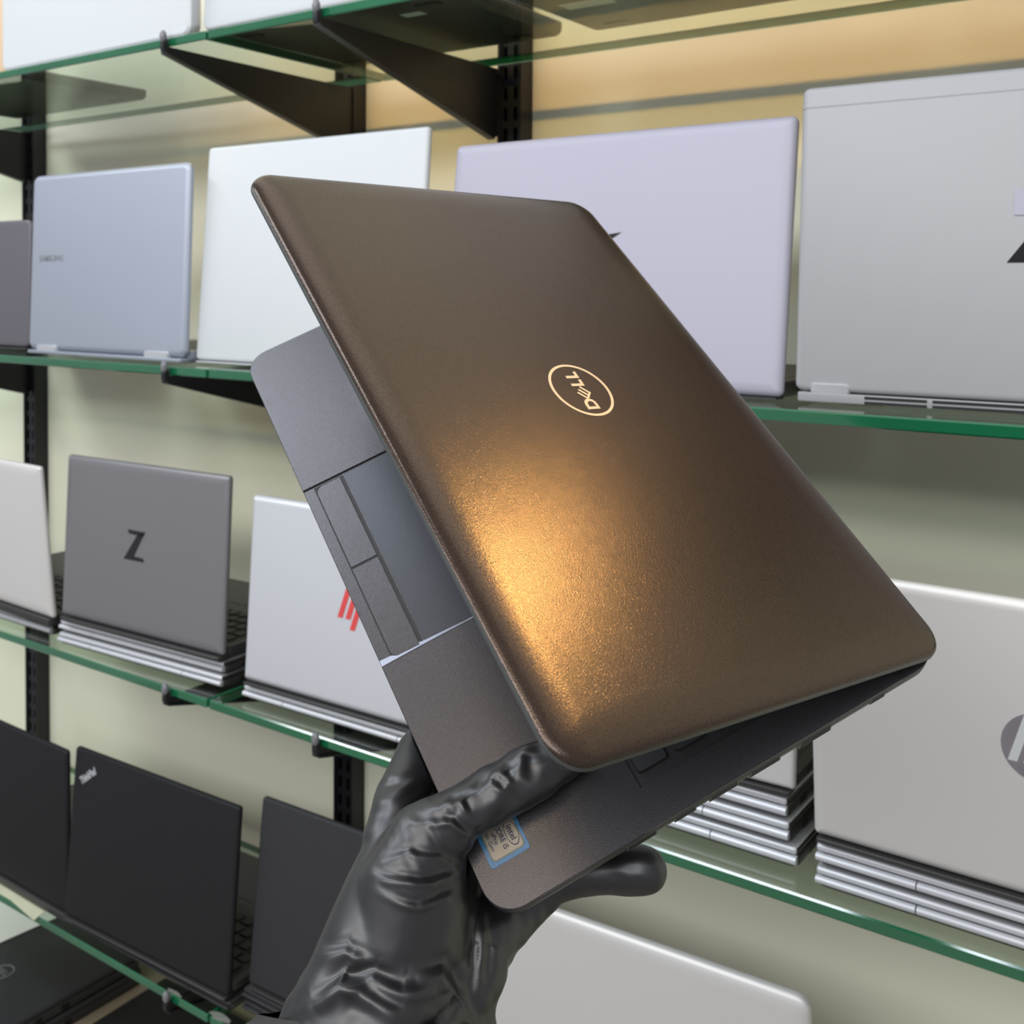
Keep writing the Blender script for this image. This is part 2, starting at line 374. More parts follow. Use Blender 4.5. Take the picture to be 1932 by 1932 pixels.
# upper middle shelf
open_laptop('dark grey laptop cut off at the left edge, upper middle shelf', -1.7392, 0.8646, -0.0817, 0.0285, 0.3104, 0.1783+0.0, 0.0215, SH[1], GREY_D, SIDE, band=0.006)
tt, lid, M = open_laptop('blue-silver laptop with small silver lettering and two bright hinge caps', -1.3698, 0.8377, -0.0798, 0.0007, 0.3215, 0.2299, 0.0382, SH[1], SIL_BLUE, SIL_BLUE, caps=((0.022, 0.066), (0.248, 0.294)), roll=0.007, T=0.008, capmat=BRIGHT)
text('lettering', 'SAMSUNG', 0.0115, SILTXT, lid, M @ Matrix.Translation((0.049, 0.1195, 0)), 0.0003, 1.02, 0.0002)
open_laptop('tall plain white laptop behind the held laptop, on the upper middle shelf', -1.0454, 0.8505, -0.0821, 0.0181, 0.3325, 0.251, 0.0817, SH[1], WHITE, SIL_L, r=0.005)
tt, lid, M = open_laptop('lavender-silver laptop behind the upper right edge of the held laptop', -0.6847, 0.8587, -0.0843, -0.0064, 0.3565, 0.2321, 0.114, SH[1], LAV, SIDE, roll=0.010, T=0.008, r=0.006)
obj('emblem', ext([[(0.150, 0.128), (0.186, 0.131), (0.199, 0.1385), (0.160, 0.134)]], -0.0002, 0.0005, M), MIRROR, lid, None)
tt, lid, M = open_laptop('large silver-grey laptop with dark emblem cut off at the right edge, bright hinge cap', -0.316, 0.853, -0.0767, 0.0265, 0.36, 0.2406, 0.0369, SH[1], SIL, SIL, caps=((0.0125, 0.044), (0.316, 0.348)), band=0.017, r=0.006, T=0.0075, capmat=BRIGHT)
def zed(cx, cy, s):
    P = [[(-.34, .50), (.52, .50), (.46, .36), (-.28, .38)], [(.18, .40), (.50, .47), (-.08, -.40), (-.50, -.46)], [(-.50, -.46), (-.08, -.40), (.44, -.36), (.48, -.52)]]
    return [[(cx+x*s, cy+y*s) for x, y in p] for p in P]
def zed2(cx, cy, s):
    P = [[(-.36, .50), (.52, .50), (.42, .34), (-.30, .38)], [(.12, .36), (.50, .50), (-.02, -.38), (-.52, -.50)], [(-.52, -.50), (-.02, -.36), (.46, -.38), (.50, -.50)]]
    return [[(cx+x*s, cy+y*s) for x, y in p] for p in P]
obj('emblem', ext(zed2(0.180, 0.125, 0.050), -0.0002, 0.0005, M), MIRROR, lid, None)
obj('sticker', ext([[(0.158, 0.130), (0.19, 0.130), (0.19, 0.149), (0.158, 0.149)]], -0.0002, 0.0008, M @ Matrix.Translation((0, 0.004, 0))), LAV, lid, None)
for a, b in ((0.056, 0.102), (0.106, 0.30)):
    obj('vent', boxes(((a, -0.0104, -0.0078), (b, -0.0090, -0.0056))), GAP, tt, None)
    obj('vent', boxes(((a, -0.0104, -0.0040), (b, -0.0090, -0.0018))), GAP, tt, None)
# lower middle shelf, on stacks of closed laptops
def stack(n, T, x0, y0, W, zs, m, labels, psi=0.0, D=0.215, side=None, offs=None):
    for k in range(n):
        dx, dy = (offs or [(0, 0)]*n)[k]
        closed_laptop(labels[k], x0+dx, y0+dy, zs+k*T, psi, W, D, T, m, side)
stack(1, 0.0185, -1.648, 0.824, 0.336, SH[2], SIL_L, ['closed silver laptop under the white lid at the left edge, lower middle shelf'])
open_laptop('off-white laptop cut off at left edge beside the grey one with black letter', -1.6081, 0.8309, -0.4249, -0.0385, 0.3207, 0.1994, -0.088, SH[2]+0.0185, SIL_W, SIDE, keys=False, r=0.004, roll=0.014, T=0.008)
stack(2, 0.0166, -1.279, 0.8125, 0.300, SH[2], SIL_L, ['bottom silver closed laptop of the pair under the grey laptop with black letter', 'upper silver closed laptop of the pair under the grey laptop with black letter'], psi=0.045, offs=[(0, 0), (0.002, 0.001)])
tt, lid, M = open_laptop('grey laptop with a black letter emblem, open on two closed silver laptops', -1.2661, 0.8109+0.006, -0.415, 0.0417, 0.2937, 0.2037, 0.0519, SH[2]+0.0334, GREY_M, SIDE, keys=True, r=0.004, roll=0.011, T=0.0085)
obj('emblem', ext(zed2(0.1385, 0.1055, 0.036), -0.0002, 0.0006, M), MIRROR, lid, None)
stack(1, 0.0170, -0.940, 0.8225, 0.288, SH[2], SIL_L, ['bright silver closed laptop under the light silver laptop with red marks'], psi=0.018)
tt, lid, M = open_laptop('light silver laptop with red slanted marks on its lid', -0.9366, 0.8271, -0.4331, 0.0179, 0.284, 0.2051, 0.0664, SH[2]+0.0172, SIL_L, SIDE, keys=False, r=0.004, roll=0.007, T=0.007)
def slashes(cx, cy, s, sh=0.33):
    P = []
    for x, y0, y1, in ((-.36, -.28, .5), (-.13, -.28, .28), (.08, -.5, .28), (.34, -.28, .28)):
        P.append([(cx+(x-.07+sh*y0)*s, cy+y0*s), (cx+(x+.07+sh*y0)*s, cy+y0*s), (cx+(x+.07+sh*y1)*s, cy+y1*s), (cx+(x-.07+sh*y1)*s, cy+y1*s)])
    return P
obj('emblem', ext(slashes(0.1625, 0.106, 0.048), -0.0002, 0.0006, M), RED, lid, None)
stack(3, 0.0192, -0.640, 0.8275, 0.3375, SH[2], SIL_L, ['bright silver closed laptop, bottom of three right of the gloved fingertip', 'bright silver closed laptop, middle of three right of the gloved fingertip', 'bright silver closed laptop, topmost of three right of the gloved fingertip'], psi=0.0, offs=[(0.0, 0.002), (-0.006, 0.0), (-0.008, 0.0)])
open_laptop('silver laptop mostly hidden by the held laptop, open on three closed ones', -0.6436, 0.8157+0.006, -0.3915, 0.0344, 0.3388, 0.235, 0.05, SH[2]+0.0578, SIL_W, SIDE, keys=False, r=0.003)
stack(2, 0.0178, -0.2835, 0.8150, 0.345, SH[2], SIL_L, ['silver closed laptop, bottom of the pair under the big laptop at lower right', 'silver closed laptop, upper of the pair under the big laptop at lower right'], offs=[(0, 0), (0, 0.0)], psi=0.0)
tt, lid, M = open_laptop('big warm-silver laptop with round chrome emblem cut off by the right edge', -0.2845, 0.8144+0.008, -0.414, -0.002, 0.34, 0.211, -0.10, SH[2]+0.0358, SIL_W, SIDE, keys=False, r=0.004, roll=0.008, T=0.008)
bm = bmesh.new(); bmesh.ops.create_cone(bm, cap_ends=True, segments=48, radius1=0.0245, radius2=0.0245, depth=0.0010); bmesh.ops.transform(bm, matrix=M @ Matrix.Translation((0.1590, 0.1100, 0)) , verts=bm.verts)
em = obj('emblem', bm, CHROME, lid, 30)
obj('emblem_letters', ext(slashes(0.1610, 0.1100, 0.043, 0.30), 0.0004, 0.0009, M), WHITE, em, None)
# bottom shelf
tt, lid, M = open_laptop('matt black laptop at the left edge of the bottom shelf', -1.5895, 0.8251, -0.803, -0.02, 0.3300, 0.2113, 0.0, SH[3], BLK_L, SIDE, keys=False, r=0.005)
stack(1, 0.0135, -1.2645, 0.8095, 0.312, SH[3], BLK_L2, ['black closed laptop under the black laptop with small silver tag'], psi=0.01, D=0.21)
tt, lid, M = open_laptop('matt black laptop with a small slanted silver tag in its corner', -1.253, 0.8033+0.006, -0.7963, 0.03, 0.3003, 0.2105, 0.0875, SH[3]+0.0137, BLK_L, SIDE, keys=True, r=0.004)
text('lettering', 'ThinkPad', 0.0125, BRTXT, lid, M @ Matrix.Translation((0.0295, 0.180, 0)) @ Matrix.Rotation(math.radians(36), 4, 'Z'), 0.0003, 0.72, 0.0006)
stack(2, 0.0140, -0.945, 0.826, 0.294, SH[3], BLK_L2, ['dark closed laptop, bottom of the pair left of the wrist', 'dark closed laptop, upper of the pair left of the wrist'], psi=0.02)
open_laptop('charcoal laptop just left of the gloved wrist, on the bottom shelf', -0.938, 0.835, -0.7824, 0.0288, 0.292, 0.2062, 0.1069, SH[3]+0.0283, BLK_L2, SIDE, keys=False, r=0.004)
stack(2, 0.0140, -0.640, 0.830, 0.345, SH[3], SIL_L, ['closed laptop, bottom of the pair at the lower right corner', 'closed laptop, upper of the pair at the lower right corner'], psi=0.03)
open_laptop('silver laptop with rounded bright top edge below the fingertip', -0.6362, 0.8345+0.006, -0.7821, 0.0529, 0.3442, 0.2278, -0.0939, SH[3]+0.0283, SIL_W, SIDE, roll=0.013, T=0.010, r=0.012)

# low cabinet under the shelves with closed laptops lying flat
t = thing('low_cabinet', 'low beige cabinet under the glass shelves at the lower left', 'cabinet', (-2.35, 0.78, -CZ))
obj('body', boxes(((0, 0.02, 0), (2.65, 0.312, 0.372))), WOOD, t, None)
obj('top', boxes(((-0.005, 0, 0.372), (2.655, 0.314, 0.396))), WOOD, t, None)
for k in range(4): obj('door', boxes(((0.01+k*0.66, 0.004, 0.03), (0.66+k*0.66, 0.02, 0.365))), WOOD, t, None)
CT = -CZ+0.396
cl = closed_laptop('black closed laptop lying flat under the bottom shelf, round emblem on lid', -1.735, 0.795, CT+0.024, -0.012, 0.338, 0.228, 0.024, BLK_L2)
closed_laptop('black closed laptop lying flat beneath the one with round emblem', -1.733, 0.797, CT, -0.012, 0.338, 0.228, 0.024, BLK_L2)
lidp = [c for c in cl.children if c.name.startswith('lid')][0]
em = obj('emblem', ring_bm(0.214, 0.082, 0.0150, 0.0165, 0.0238, 0.0245), SILTXT, lidp, None)
text('lettering', 'DELL', 0.0125, SILTXT, em, Matrix.Translation((0.214, 0.082, 0.0242)) , 0.0002, 0.9)
closed_laptop('dark navy closed laptop lying flat at the bottom, right of the brown gap', -1.345, 0.80, CT, 0.02, 0.335, 0.23, 0.022, BLK_L)
o = obj('paper_sheet', boxes(((0, 0, 0), (0.145, 0.10, 0.0008))), PAPER, None, None); o.location = (-1.735, 0.925, CT+0.0483+CZ); o.rotation_euler = (0, 0, -0.1)
tag(o, 'white printed paper lying behind the bottom shelf edge at far left', 'paper')
o = obj('price_label', ext([[(-1.45, 0.83), (-1.312, 0.818), (-1.302, 0.792), (-1.372, 0.801), (-1.46, 0.801)]], SH[3]+CZ+0.0001, SH[3]+CZ+0.0006), YELLOWP, None, None)
tag(o, 'pale yellow label strip stuck on the bottom shelf front, far left', 'label')
def scrap(label, pts, z, g='scraps of tape on the glass'):
    o = obj('tape_scrap', ext([pts], z+CZ+0.0001, z+CZ+0.0005), TAPE, None, None); tag(o, label, 'tape', g)
def ragged(x, y, a, b, n=11):
    return [(x+a*math.cos(2*math.pi*k/n)*random.uniform(.7, 1.1), y+b*math.sin(2*math.pi*k/n)*random.uniform(.6, 1.1)) for k in range(n)]
scrap('torn tape scrap on the bottom shelf beside the black laptop stack', ragged(-0.958, 0.806, 0.020, 0.006), SH[3])
scrap('small torn tape scrap on the bottom shelf front, under the black laptop', ragged(-1.035, 0.8035, 0.014, 0.003), SH[3])
scrap('clear tape scrap on the upper middle shelf front, far left', ragged(-1.44, 0.809, 0.022, 0.006), SH[1])

# ------------------------------------------------------------------ the held laptop
LW, LD, TH = 0.323, 0.21848, 0.60796
RM = Matrix(((0.72488, 0.60149, 0.33581), (-0.23925, 0.67694, -0.69606), (-0.64600, 0.42422, 0.63461)))
LT = Vector((-0.48165, 0.42327, -0.03991+CZ))
LAP = thing('open_laptop', 'half-open bronze-brown laptop held up by the gloved hand', 'laptop')
LAP.matrix_world = Matrix.Translation(LT) @ RM.to_4x4()
RX0, RX1, RY = 0.0983, 0.2045, 0.0482           # touchpad recess
BT = 0.0165                                      # base thickness
# bottom shell
bm = slab(LW, LD, 0.013, [(0.012, -BT), (0.004, -BT+0.0010), (0.0012, -BT+0.0035), (0.0002, -BT+0.0075), (0, -0.0035), (0.0003, -0.0026)])
obj('bottom_case', bm, SHELL, LAP, 40)
# deck with the recess: three strips plus rear part
bm = slab(LW, LD, 0.013, [(0.0002, -0.0024), (0, -0.0020), (0, -0.0013), (0.0002, -0.0010)])
obj('deck_rim', bm, DECK, LAP, 40)
def deck_poly(x0, x1, y0, y1, rl, rr, z1=0.0, z0=-0.0010):
    pts = []
    def arc(cx, cy, r, a0):
        for k in range(9): a = math.radians(a0+90*k/8); pts.append((cx+r*math.cos(a), cy+r*math.sin(a)))
    if rl: arc(x0+rl, y0+rl, rl, 180)
    else: pts.append((x0, y0))
    if rr: arc(x1-rr, y0+rr, rr, 270)
    else: pts.append((x1, y0))
    pts += [(x1, y1), (x0, y1)]
    bm = bmesh.new()
    a = [bm.verts.new((x, y, z0)) for x, y in pts]; cx = sum(p[0] for p in pts)/len(pts); cy = sum(p[1] for p in pts)/len(pts)
    b = [bm.verts.new((x, y, z1-0.0003)) for x, y in pts]
    c = [bm.verts.new((x+(0.0003 if x < cx else -0.0003), y+(0.0003 if y < cy else 0), z1)) for x, y in pts]
    n = len(a); bm.faces.new(a[::-1]); bm.faces.new(c)
    for i in range(n):
        j = (i+1) % n; bm.faces.new((a[i], a[j], b[j], b[i])); bm.faces.new((b[i], b[j], c[j], c[i]))
    return bm
obj('palm_rest', deck_poly(0, RX0, 0, RY+0.02, 0.013, 0), DECK, LAP, 30)
obj('palm_rest', deck_poly(RX1, LW, 0, RY+0.02, 0, 0.013), DECK, LAP, 30)
# sloped edge from the right palm rest into the recess
bm = bmesh.new(); sl = 0.0013
v = [bm.verts.new(p) for p in ((RX1, 0.0002, 0.0), (RX1, RY, 0.0), (RX1-sl, RY, -0.0009), (RX1-sl*2.6, 0.0002, -0.0009))]
bm.faces.new(v); obj('recess_edge', bm, mat('bare_metal_edge', (0.26, 0.27, 0.32), 0.35, 0.6), LAP, None)
obj('palm_strip', deck_poly(RX0+0.0004, RX1-0.0004, 0, 0.0225, 0, 0, -0.0009, -0.0015), DECK, LAP, None)
obj('button_well', boxes(((0.0993, 0.0056, -0.00092), (0.2040, 0.0211, -0.00086))), GAP, LAP, None)
def button(x0, x1, rl, rr):
    obj('touchpad_button', deck_poly(x0, x1, 0.0060, 0.0198, rl, rr, -0.0005, -0.0010), DECK, LAP, None)
button(0.0998, 0.1510, 0.0040, 0); button(0.1519, 0.2036, 0, 0.0040)
obj('touchpad', deck_poly(RX0+0.0006, RX1-0.0004, 0.0223, RY, 0, 0, -0.0008, -0.0012), mat('touchpad_surface', (0.036, 0.038, 0.045), 0.33, 0.4, bump=(1500, 0.15)), LAP, None)
obj('touchpad_groove', boxes(((RX0+0.001, 0.0212, -0.00088), (RX1-0.001, 0.0219, -0.00078))), GAP, LAP, None)
obj('keyboard_frame', boxes(((0, RY+0.02, -0.001), (LW, RY+0.0275, 0)), ((0, RY+0.0275, -0.001), (0.016, LD-0.022, 0)), ((LW-0.016, RY+0.0275, -0.001), (LW, LD-0.022, 0)), ((0.004, LD-0.022, -0.001), (LW-0.004, LD-0.008, 0))), DECK, LAP, None)
obj('palm_bridge', boxes(((RX0, RY+0.0003, -0.001), (RX1, RY+0.02, 0))), DECK, LAP, None)
bm = bmesh.new(); kw = (LW-0.036)/15
for rI in range(6):
    for c in range(15):
        if rI == 0 and 5 <= c <= 9: continue
        slab(kw-0.0028, 0.0152, 0.002, [(0, 0), (0.0007, 0.0018)], 0.018+c*kw, RY+0.0295+rI*0.0185, -0.0012, bm, seg=2)
slab(5*kw-0.0028, 0.0152, 0.002, [(0, 0), (0.0007, 0.0018)], 0.018+5*kw, RY+0.0295, -0.0012, bm, seg=2)
k = obj('keyboard', bm, KEYS, LAP, None); k['kind'] = 'stuff'
# ports along the right-hand side
for a, b, z0, z1 in ((0.060, 0.073, -0.0105, -0.0055), (0.083, 0.092, -0.0100, -0.0050), (0.100, 0.113, -0.0105, -0.0050), (0.120, 0.134, -0.0105, -0.0050), (0.145, 0.160, -0.0115, -0.0050), (0.182, 0.188, -0.009, -0.005)):
    obj('port', boxes(((LW-0.0006, a, z0), (LW+0.0002, b, z1))), GAP, LAP, None)
    obj('port_frame', boxes(((LW-0.0004, a-0.0008, z0-0.0008), (LW+0.0001, b+0.0008, z1+0.0008))), LID_EDGE, LAP, None)
for x in (0.045, LW-0.085):
    bm = bmesh.new(); bmesh.ops.create_cone(bm, cap_ends=True, segments=20, radius1=0.0045, radius2=0.0045, depth=0.04)
    bmesh.ops.transform(bm, matrix=Matrix.Translation((x+0.02, LD-0.0065, -0.0020)) @ Matrix.Rotation(math.pi/2, 4, 'Y'), verts=bm.verts); obj('hinge', bm, SHELL, LAP, 40)
# lid, turned about the hinge
HY, HZ = LD-0.006, -0.002
ML = Matrix.Translation((0, HY, HZ)) @ Matrix.Rotation(-TH, 4, 'X') @ Matrix.Translation((0, -HY, -HZ))
ZT, ZB = 0.0075, 0.0010
prof = [(0.0010, ZB), (0.0002, ZB+0.0006), (0, ZB+0.0016), (0.0004, ZB+0.0024)]
bm = slab(LW, LD, 0.014, prof); bmesh.ops.transform(bm, matrix=ML, verts=bm.verts)
obj('lid_rim', bm, LID_EDGE, LAP, 40)
ins = [0.0004, 0.0002, 0.0003, 0.0008, 0.0016, 0.003, 0.005, 0.008, 0.011, 0.014, 0.018]
zz = [ZB+0.0024, ZB+0.0028, ZB+0.0038, ZB+0.0046, ZB+0.0051, ZB+0.0055, ZB+0.0058, ZB+0.0061, ZB+0.0063, ZB+0.00645, ZB+0.0065]
bm = slab(LW, LD, 0.014, list(zip(ins, zz)), seg=10)
for v in bm.verts:      # the front edge falls away in a softer roll than the sides
    if v.co.z > ZB+0.003:
        q = max(0, 1-v.co.y/0.018); v.co.z -= 0.0012*q*q
bmesh.ops.transform(bm, matrix=ML, verts=bm.verts)
LID = obj('lid', bm, BRONZE, LAP, 40)
bm = boxes(((0.004, 0.004, ZB-0.0006), (LW-0.004, LD-0.010, ZB+0.0004))); bmesh.ops.transform(bm, matrix=ML, verts=bm.verts); obj('screen_bezel', bm, KEYS, LAP, None)
bm = boxes(((0.009, 0.009, ZB-0.0008), (LW-0.009, LD-0.022, ZB-0.0004))); bmesh.ops.transform(bm, matrix=ML, verts=bm.verts); obj('screen', bm, SCREEN, LAP, None)
# round emblem: ring and four letters
em = obj('emblem', ring_bm(0.1590, 0.1122, 0.01545, 0.0168, ZT-0.0001, ZT+0.00025), GOLD, LAP, None); em.data.transform(ML)
mm = lambda L: [(x/1000, y/1000-0.0003) for x, y in L]
Dout = [(171.40, 116.25), (171.45, 109.0), (168.2, 109.0), (166.3, 109.6), (165.1, 111.0), (164.9, 112.8), (165.4, 114.8), (166.9, 115.9), (168.6, 116.2)]
Din = [(169.9, 114.75), (169.85, 110.6), (168.3, 110.6), (167.2, 111.0), (166.6, 111.9), (166.4, 112.9), (166.7, 114.0), (167.5, 114.6), (168.6, 114.75)]
polys = []
for i in range(9):
    j = (i+1) % 9; polys.append([Dout[i], Dout[j], Din[j], Din[i]])
polys += [[(151.3, 116.3), (151.3, 108.8), (149.7, 108.8), (149.7, 116.3)], [(149.8, 116.3), (149.8, 114.8), (147.0, 114.8), (147.0, 116.3)]]
polys += [[(156.5, 116.3), (156.5, 108.8), (154.9, 108.8), (154.9, 116.3)], [(155.0, 116.3), (155.0, 114.8), (152.3, 114.8), (152.3, 116.3)]]
for a, b in (((157.0, 112.6), (160.9, 116.1)), ((158.7, 110.9), (162.6, 114.4)), ((160.5, 109.3), (164.3, 112.7)), ((160.6, 116.7), (165.0, 112.7))):
    polys.append(thick_line(a, b, 1.05))
bm = ext([mm(p) for p in polys], ZT-0.0001, ZT+0.00025, ML); obj('emblem_letters', bm, GOLD, em, None)
# processor sticker on the palm rest
bm = slab(0.0180, 0.0180, 0.0012, [(0, 0), (0.0001, 0.0002)], 0.2872, 0.0068, 0.0); stk = obj('sticker', bm, BLUE, LAP, None); stk['label'] = 'blue-bordered processor sticker'
bm = slab(0.0142, 0.0148, 0.0016, [(0, 0), (0, 0.0001)], 0.2891, 0.0086, 0.0002); obj('sticker_line', bm, mat('olive_line', (0.14, 0.14, 0.08), 0.4), stk, None)
bm = slab(0.0132, 0.0138, 0.0014, [(0, 0), (0, 0.0001)], 0.2896, 0.0091, 0.00025); obj('sticker_field', bm, TAN, stk, None)
zt = 0.00045
def st(s, x, y, size, xs=1.0, bold=0.0): text('printed_text', s, size, INK, stk, Matrix.Translation((x, y, zt)), 0.00003, xs, bold)
st('intel', 0.2962, 0.0202, 0.0036, 1.0, 0.00006); st('CORE i5', 0.2958, 0.0158, 0.0030, 0.95, 0.00006)
st('vPro', 0.2952, 0.0131, 0.0026, 1.0, 0.00004); st('8th Gen', 0.2952, 0.0107, 0.0025, 1.0)
obj('printed_oval', ring_bm(0.2962, 0.0203, 0.00245, 0.00268, zt-0.00003, zt+0.00003, 2.0, 40), INK, stk, None)

# ------------------------------------------------------------------ the gloved hand
def P(u, v, d): return ray_point(u, v, d)
RMn = np.array(RM); LTn = np.array(LT)
def Q(x, y, z): return RMn @ np.array([x, y, z]) + LTn         # a point given on the held laptop, metres
bm = bmesh.new()
def ball(c, r):
    g = bmesh.ops.create_icosphere(bm, subdivisions=3, radius=r); bmesh.ops.translate(bm, vec=Vector(c), verts=g['verts'])
def limb(pts):                      # chain of (point, radius): overlapping balls along tapering segments
    for (a, ra), (b, rb) in zip(pts, pts[1:]):
        a = np.array(a); b = np.array(b); n = max(2, int(np.linalg.norm(b-a)/(min(ra, rb)*0.16)))
        for k in range(n+1):
            s = k/n; ball(a*(1-s)+b*s, ra*(1-s)+rb*s)
thumb = [(P(735, 1800, .430), .0185), (P(762, 1680, .437), .0190), (P(800, 1590, .444), .0150), (Q(.2838, .0040, .0130), .0122), (Q(.2832, .0210, .0124), .0116), (Q(.2832, .0400, .0118), .0112), (Q(.2830, .0530, .0104), .0094)]
limb(thumb)
limb([(P(620, 1990, .418), .0215), (P(655, 1885, .424), .0200), (P(692, 1790, .432), .0190), (P(728, 1700, .441), .0184), (P(752, 1610, .455), .0145)])
limb([(P(700, 1990, .414), .0215), (P(735, 1880, .424), .0205), (P(790, 1790, .436), .0190), (P(800, 1700, .439), .0180), (P(815, 1630, .443), .0140)])
limb([(P(785, 1990, .425), .0230), (P(795, 1860, .438), .0215), (P(815, 1740, .450), .0180), (P(830, 1660, .462), .0150)])
limb([(P(850, 1990, .435), .0160), (P(868, 1860, .445), .0165), (P(900, 1780, .455), .0160), (P(940, 1745, .462), .0135)])
under = -BT-0.0098
index = [(P(738, 1590, .458), .0125), (P(762, 1500, .474), .0118), (P(793, 1420, .498), .0112), (Q(.2330, .014, under-.001), .0098), (Q(.2330, .036, under), .0086), (Q(.2335, .046, under+.001), .0078)]
middle = [(P(790, 1650, .465), .0135), (Q(.262, -.006, -.034), .0115), (Q(.262, .020, under-.001), .0102), (Q(.262, .046, under), .0090), (Q(.262, .056, under+.001), .0080)]
ring = [(P(860, 1700, .468), .0135), (Q(.292, -.004, -.036), .0115), (Q(.292, .022, under-.001), .0100), (Q(.292, .044, under), .0090), (Q(.292, .053, under+.001), .0080)]
pinky = [(P(945, 1742, .463), .0125), (P(1000, 1690, .472), .0118), (P(1040, 1656, .476), .0104), (P(1090, 1646, .478), .0098), (P(1150, 1643, .477), .0098), (P(1205, 1641, .475), .0104), (P(1217, 1641, .475), .0100)]
for f in (index, middle, ring, pinky): limb(f)
me = bpy.data.meshes.new('hand_core'); bm.to_mesh(me); bm.free()
HAND = thing('person', "hand in a black nitrile glove gripping the bronze laptop's corner", 'person', P(760, 1800, .44)-np.array([0, 0, CZ]))
HOFF = -Vector(P(760, 1800, .44))
ho = bpy.data.objects.new('gloved_hand', me); COL.objects.link(ho)
md = ho.modifiers.new('r', 'REMESH'); md.mode = 'VOXEL'; md.voxel_size = 0.0010; md.adaptivity = 0
md = ho.modifiers.new('s', 'SMOOTH'); md.factor = 0.6; md.iterations = 16
dg = bpy.context.evaluated_depsgraph_get(); dg.update()
hm = bpy.data.meshes.new_from_object(ho.evaluated_get(dg)); bpy.data.objects.remove(ho); hm.name = 'gloved_hand'
nv = len(hm.vertices); print('HAND', nv, len(me.vertices)); co = np.zeros(nv*3); hm.vertices.foreach_get('co', co); co = co.reshape(-1, 3)
no = np.zeros(nv*3); hm.vertices.foreach_get('normal', no); no = no.reshape(-1, 3)
def folds(cs, amp, wid):            # raised fold with a groove beside it, along a 3-D polyline of the glove
    global disp
    cs = [np.array(c) for c in cs]; best = np.full(nv, 9.0); side = np.zeros(nv); tt = np.zeros(nv)
    for i, (a, b) in enumerate(zip(cs, cs[1:])):
        d = b-a; L = np.linalg.norm(d); s = np.clip(((co-a) @ d)/(L*L), 0, 1); q = a+s[:, None]*d; v = co-q; dist = np.linalg.norm(v, axis=1)
        w2 = np.cross(d/L, AF); sg = v @ w2
        m_ = dist < best; best[m_] = dist[m_]; side[m_] = sg[m_]; tt[m_] = (i+s[m_])/(len(cs)-1)
    fade = np.sin(np.pi*np.clip(tt, 0.02, 0.98))**0.5
    near = np.exp(-np.maximum(0, best-np.abs(side))**2/(0.006**2))
    disp += amp*fade*near*(np.exp(-(side/wid)**2)-0.8*np.exp(-((side-1.5*wid)/wid)**2))
disp = np.zeros(nv)
# fine stretch wrinkles: directional waves broken up by noise
rng = np.random.default_rng(3)
def waves(scale, amp, n, direction=None, aniso=6):
    out = np.zeros(nv)
    for _ in range(n):
        k = rng.normal(size=3)
        if direction is not None:
            dd = np.array(direction)/np.linalg.norm(direction); k = k/aniso+dd*rng.uniform(.6, 1.4)*np.sign(rng.normal())
        k = k/np.linalg.norm(k)*rng.uniform(.6, 1.5)/scale; out += np.sin(co@k*2*np.pi+rng.uniform(0, 6.28))
    return amp*out/math.sqrt(n)
def near(c, r): return np.exp(-(np.linalg.norm(co-np.array(c), axis=1)/r)**2)
tdir = Q(.283, .04, 0)-Q(.283, 0, 0)
disp += waves(0.030, 0.0004, 8)
disp += near(Q(.2832, .028, .021), .015)*waves(0.012, 0.00075, 12)                      # crumpled thumb top
disp += near(Q(.2832, .046, .018), .012)*waves(0.012, 0.0006, 10)
disp += near(P(815, 1570, .43), .016)*waves(0.0060, 0.00022, 10, tdir)                   # pleats at the thumb joint
disp += near(P(745, 1510, .455), .017)*waves(0.0070, 0.00022, 8, P(700, 1400, .46)-P(760, 1560, .46))
disp += near(P(930, 1800, .44), .03)*waves(0.010, 0.0003, 10)
disp += near(P(1000, 1700, .46), .014)*waves(0.0050, 0.0002, 8, P(1100, 1680, .47)-P(1000, 1710, .47))
disp += near(P(1190, 1640, .466), .010)*waves(0.0060, 0.00012, 8)
low = 1/(1+np.exp(-((CZ-0.268)-co[:, 2])/0.006))
disp += low*(waves(0.022, 0.0013, 14)+waves(0.010, 0.0004, 12))
dz = 0.412
def Cs(*p): return [P(u, v, dz) if len((u, v)) else None for u, v in p]
def snap(u, v):                     # the glove's own surface point nearest to that line of sight
    d = P(u, v, 1)-np.array([0, 0, CZ]); rel = co-np.array([0, 0, CZ]); t_ = rel@d/(d@d); off = np.linalg.norm(rel-t_[:, None]*d, axis=1)
    i = np.argmin(off+np.where(off < 0.0016, 0, 1)+t_*0.05*(off < 0.0016)); return co[i]
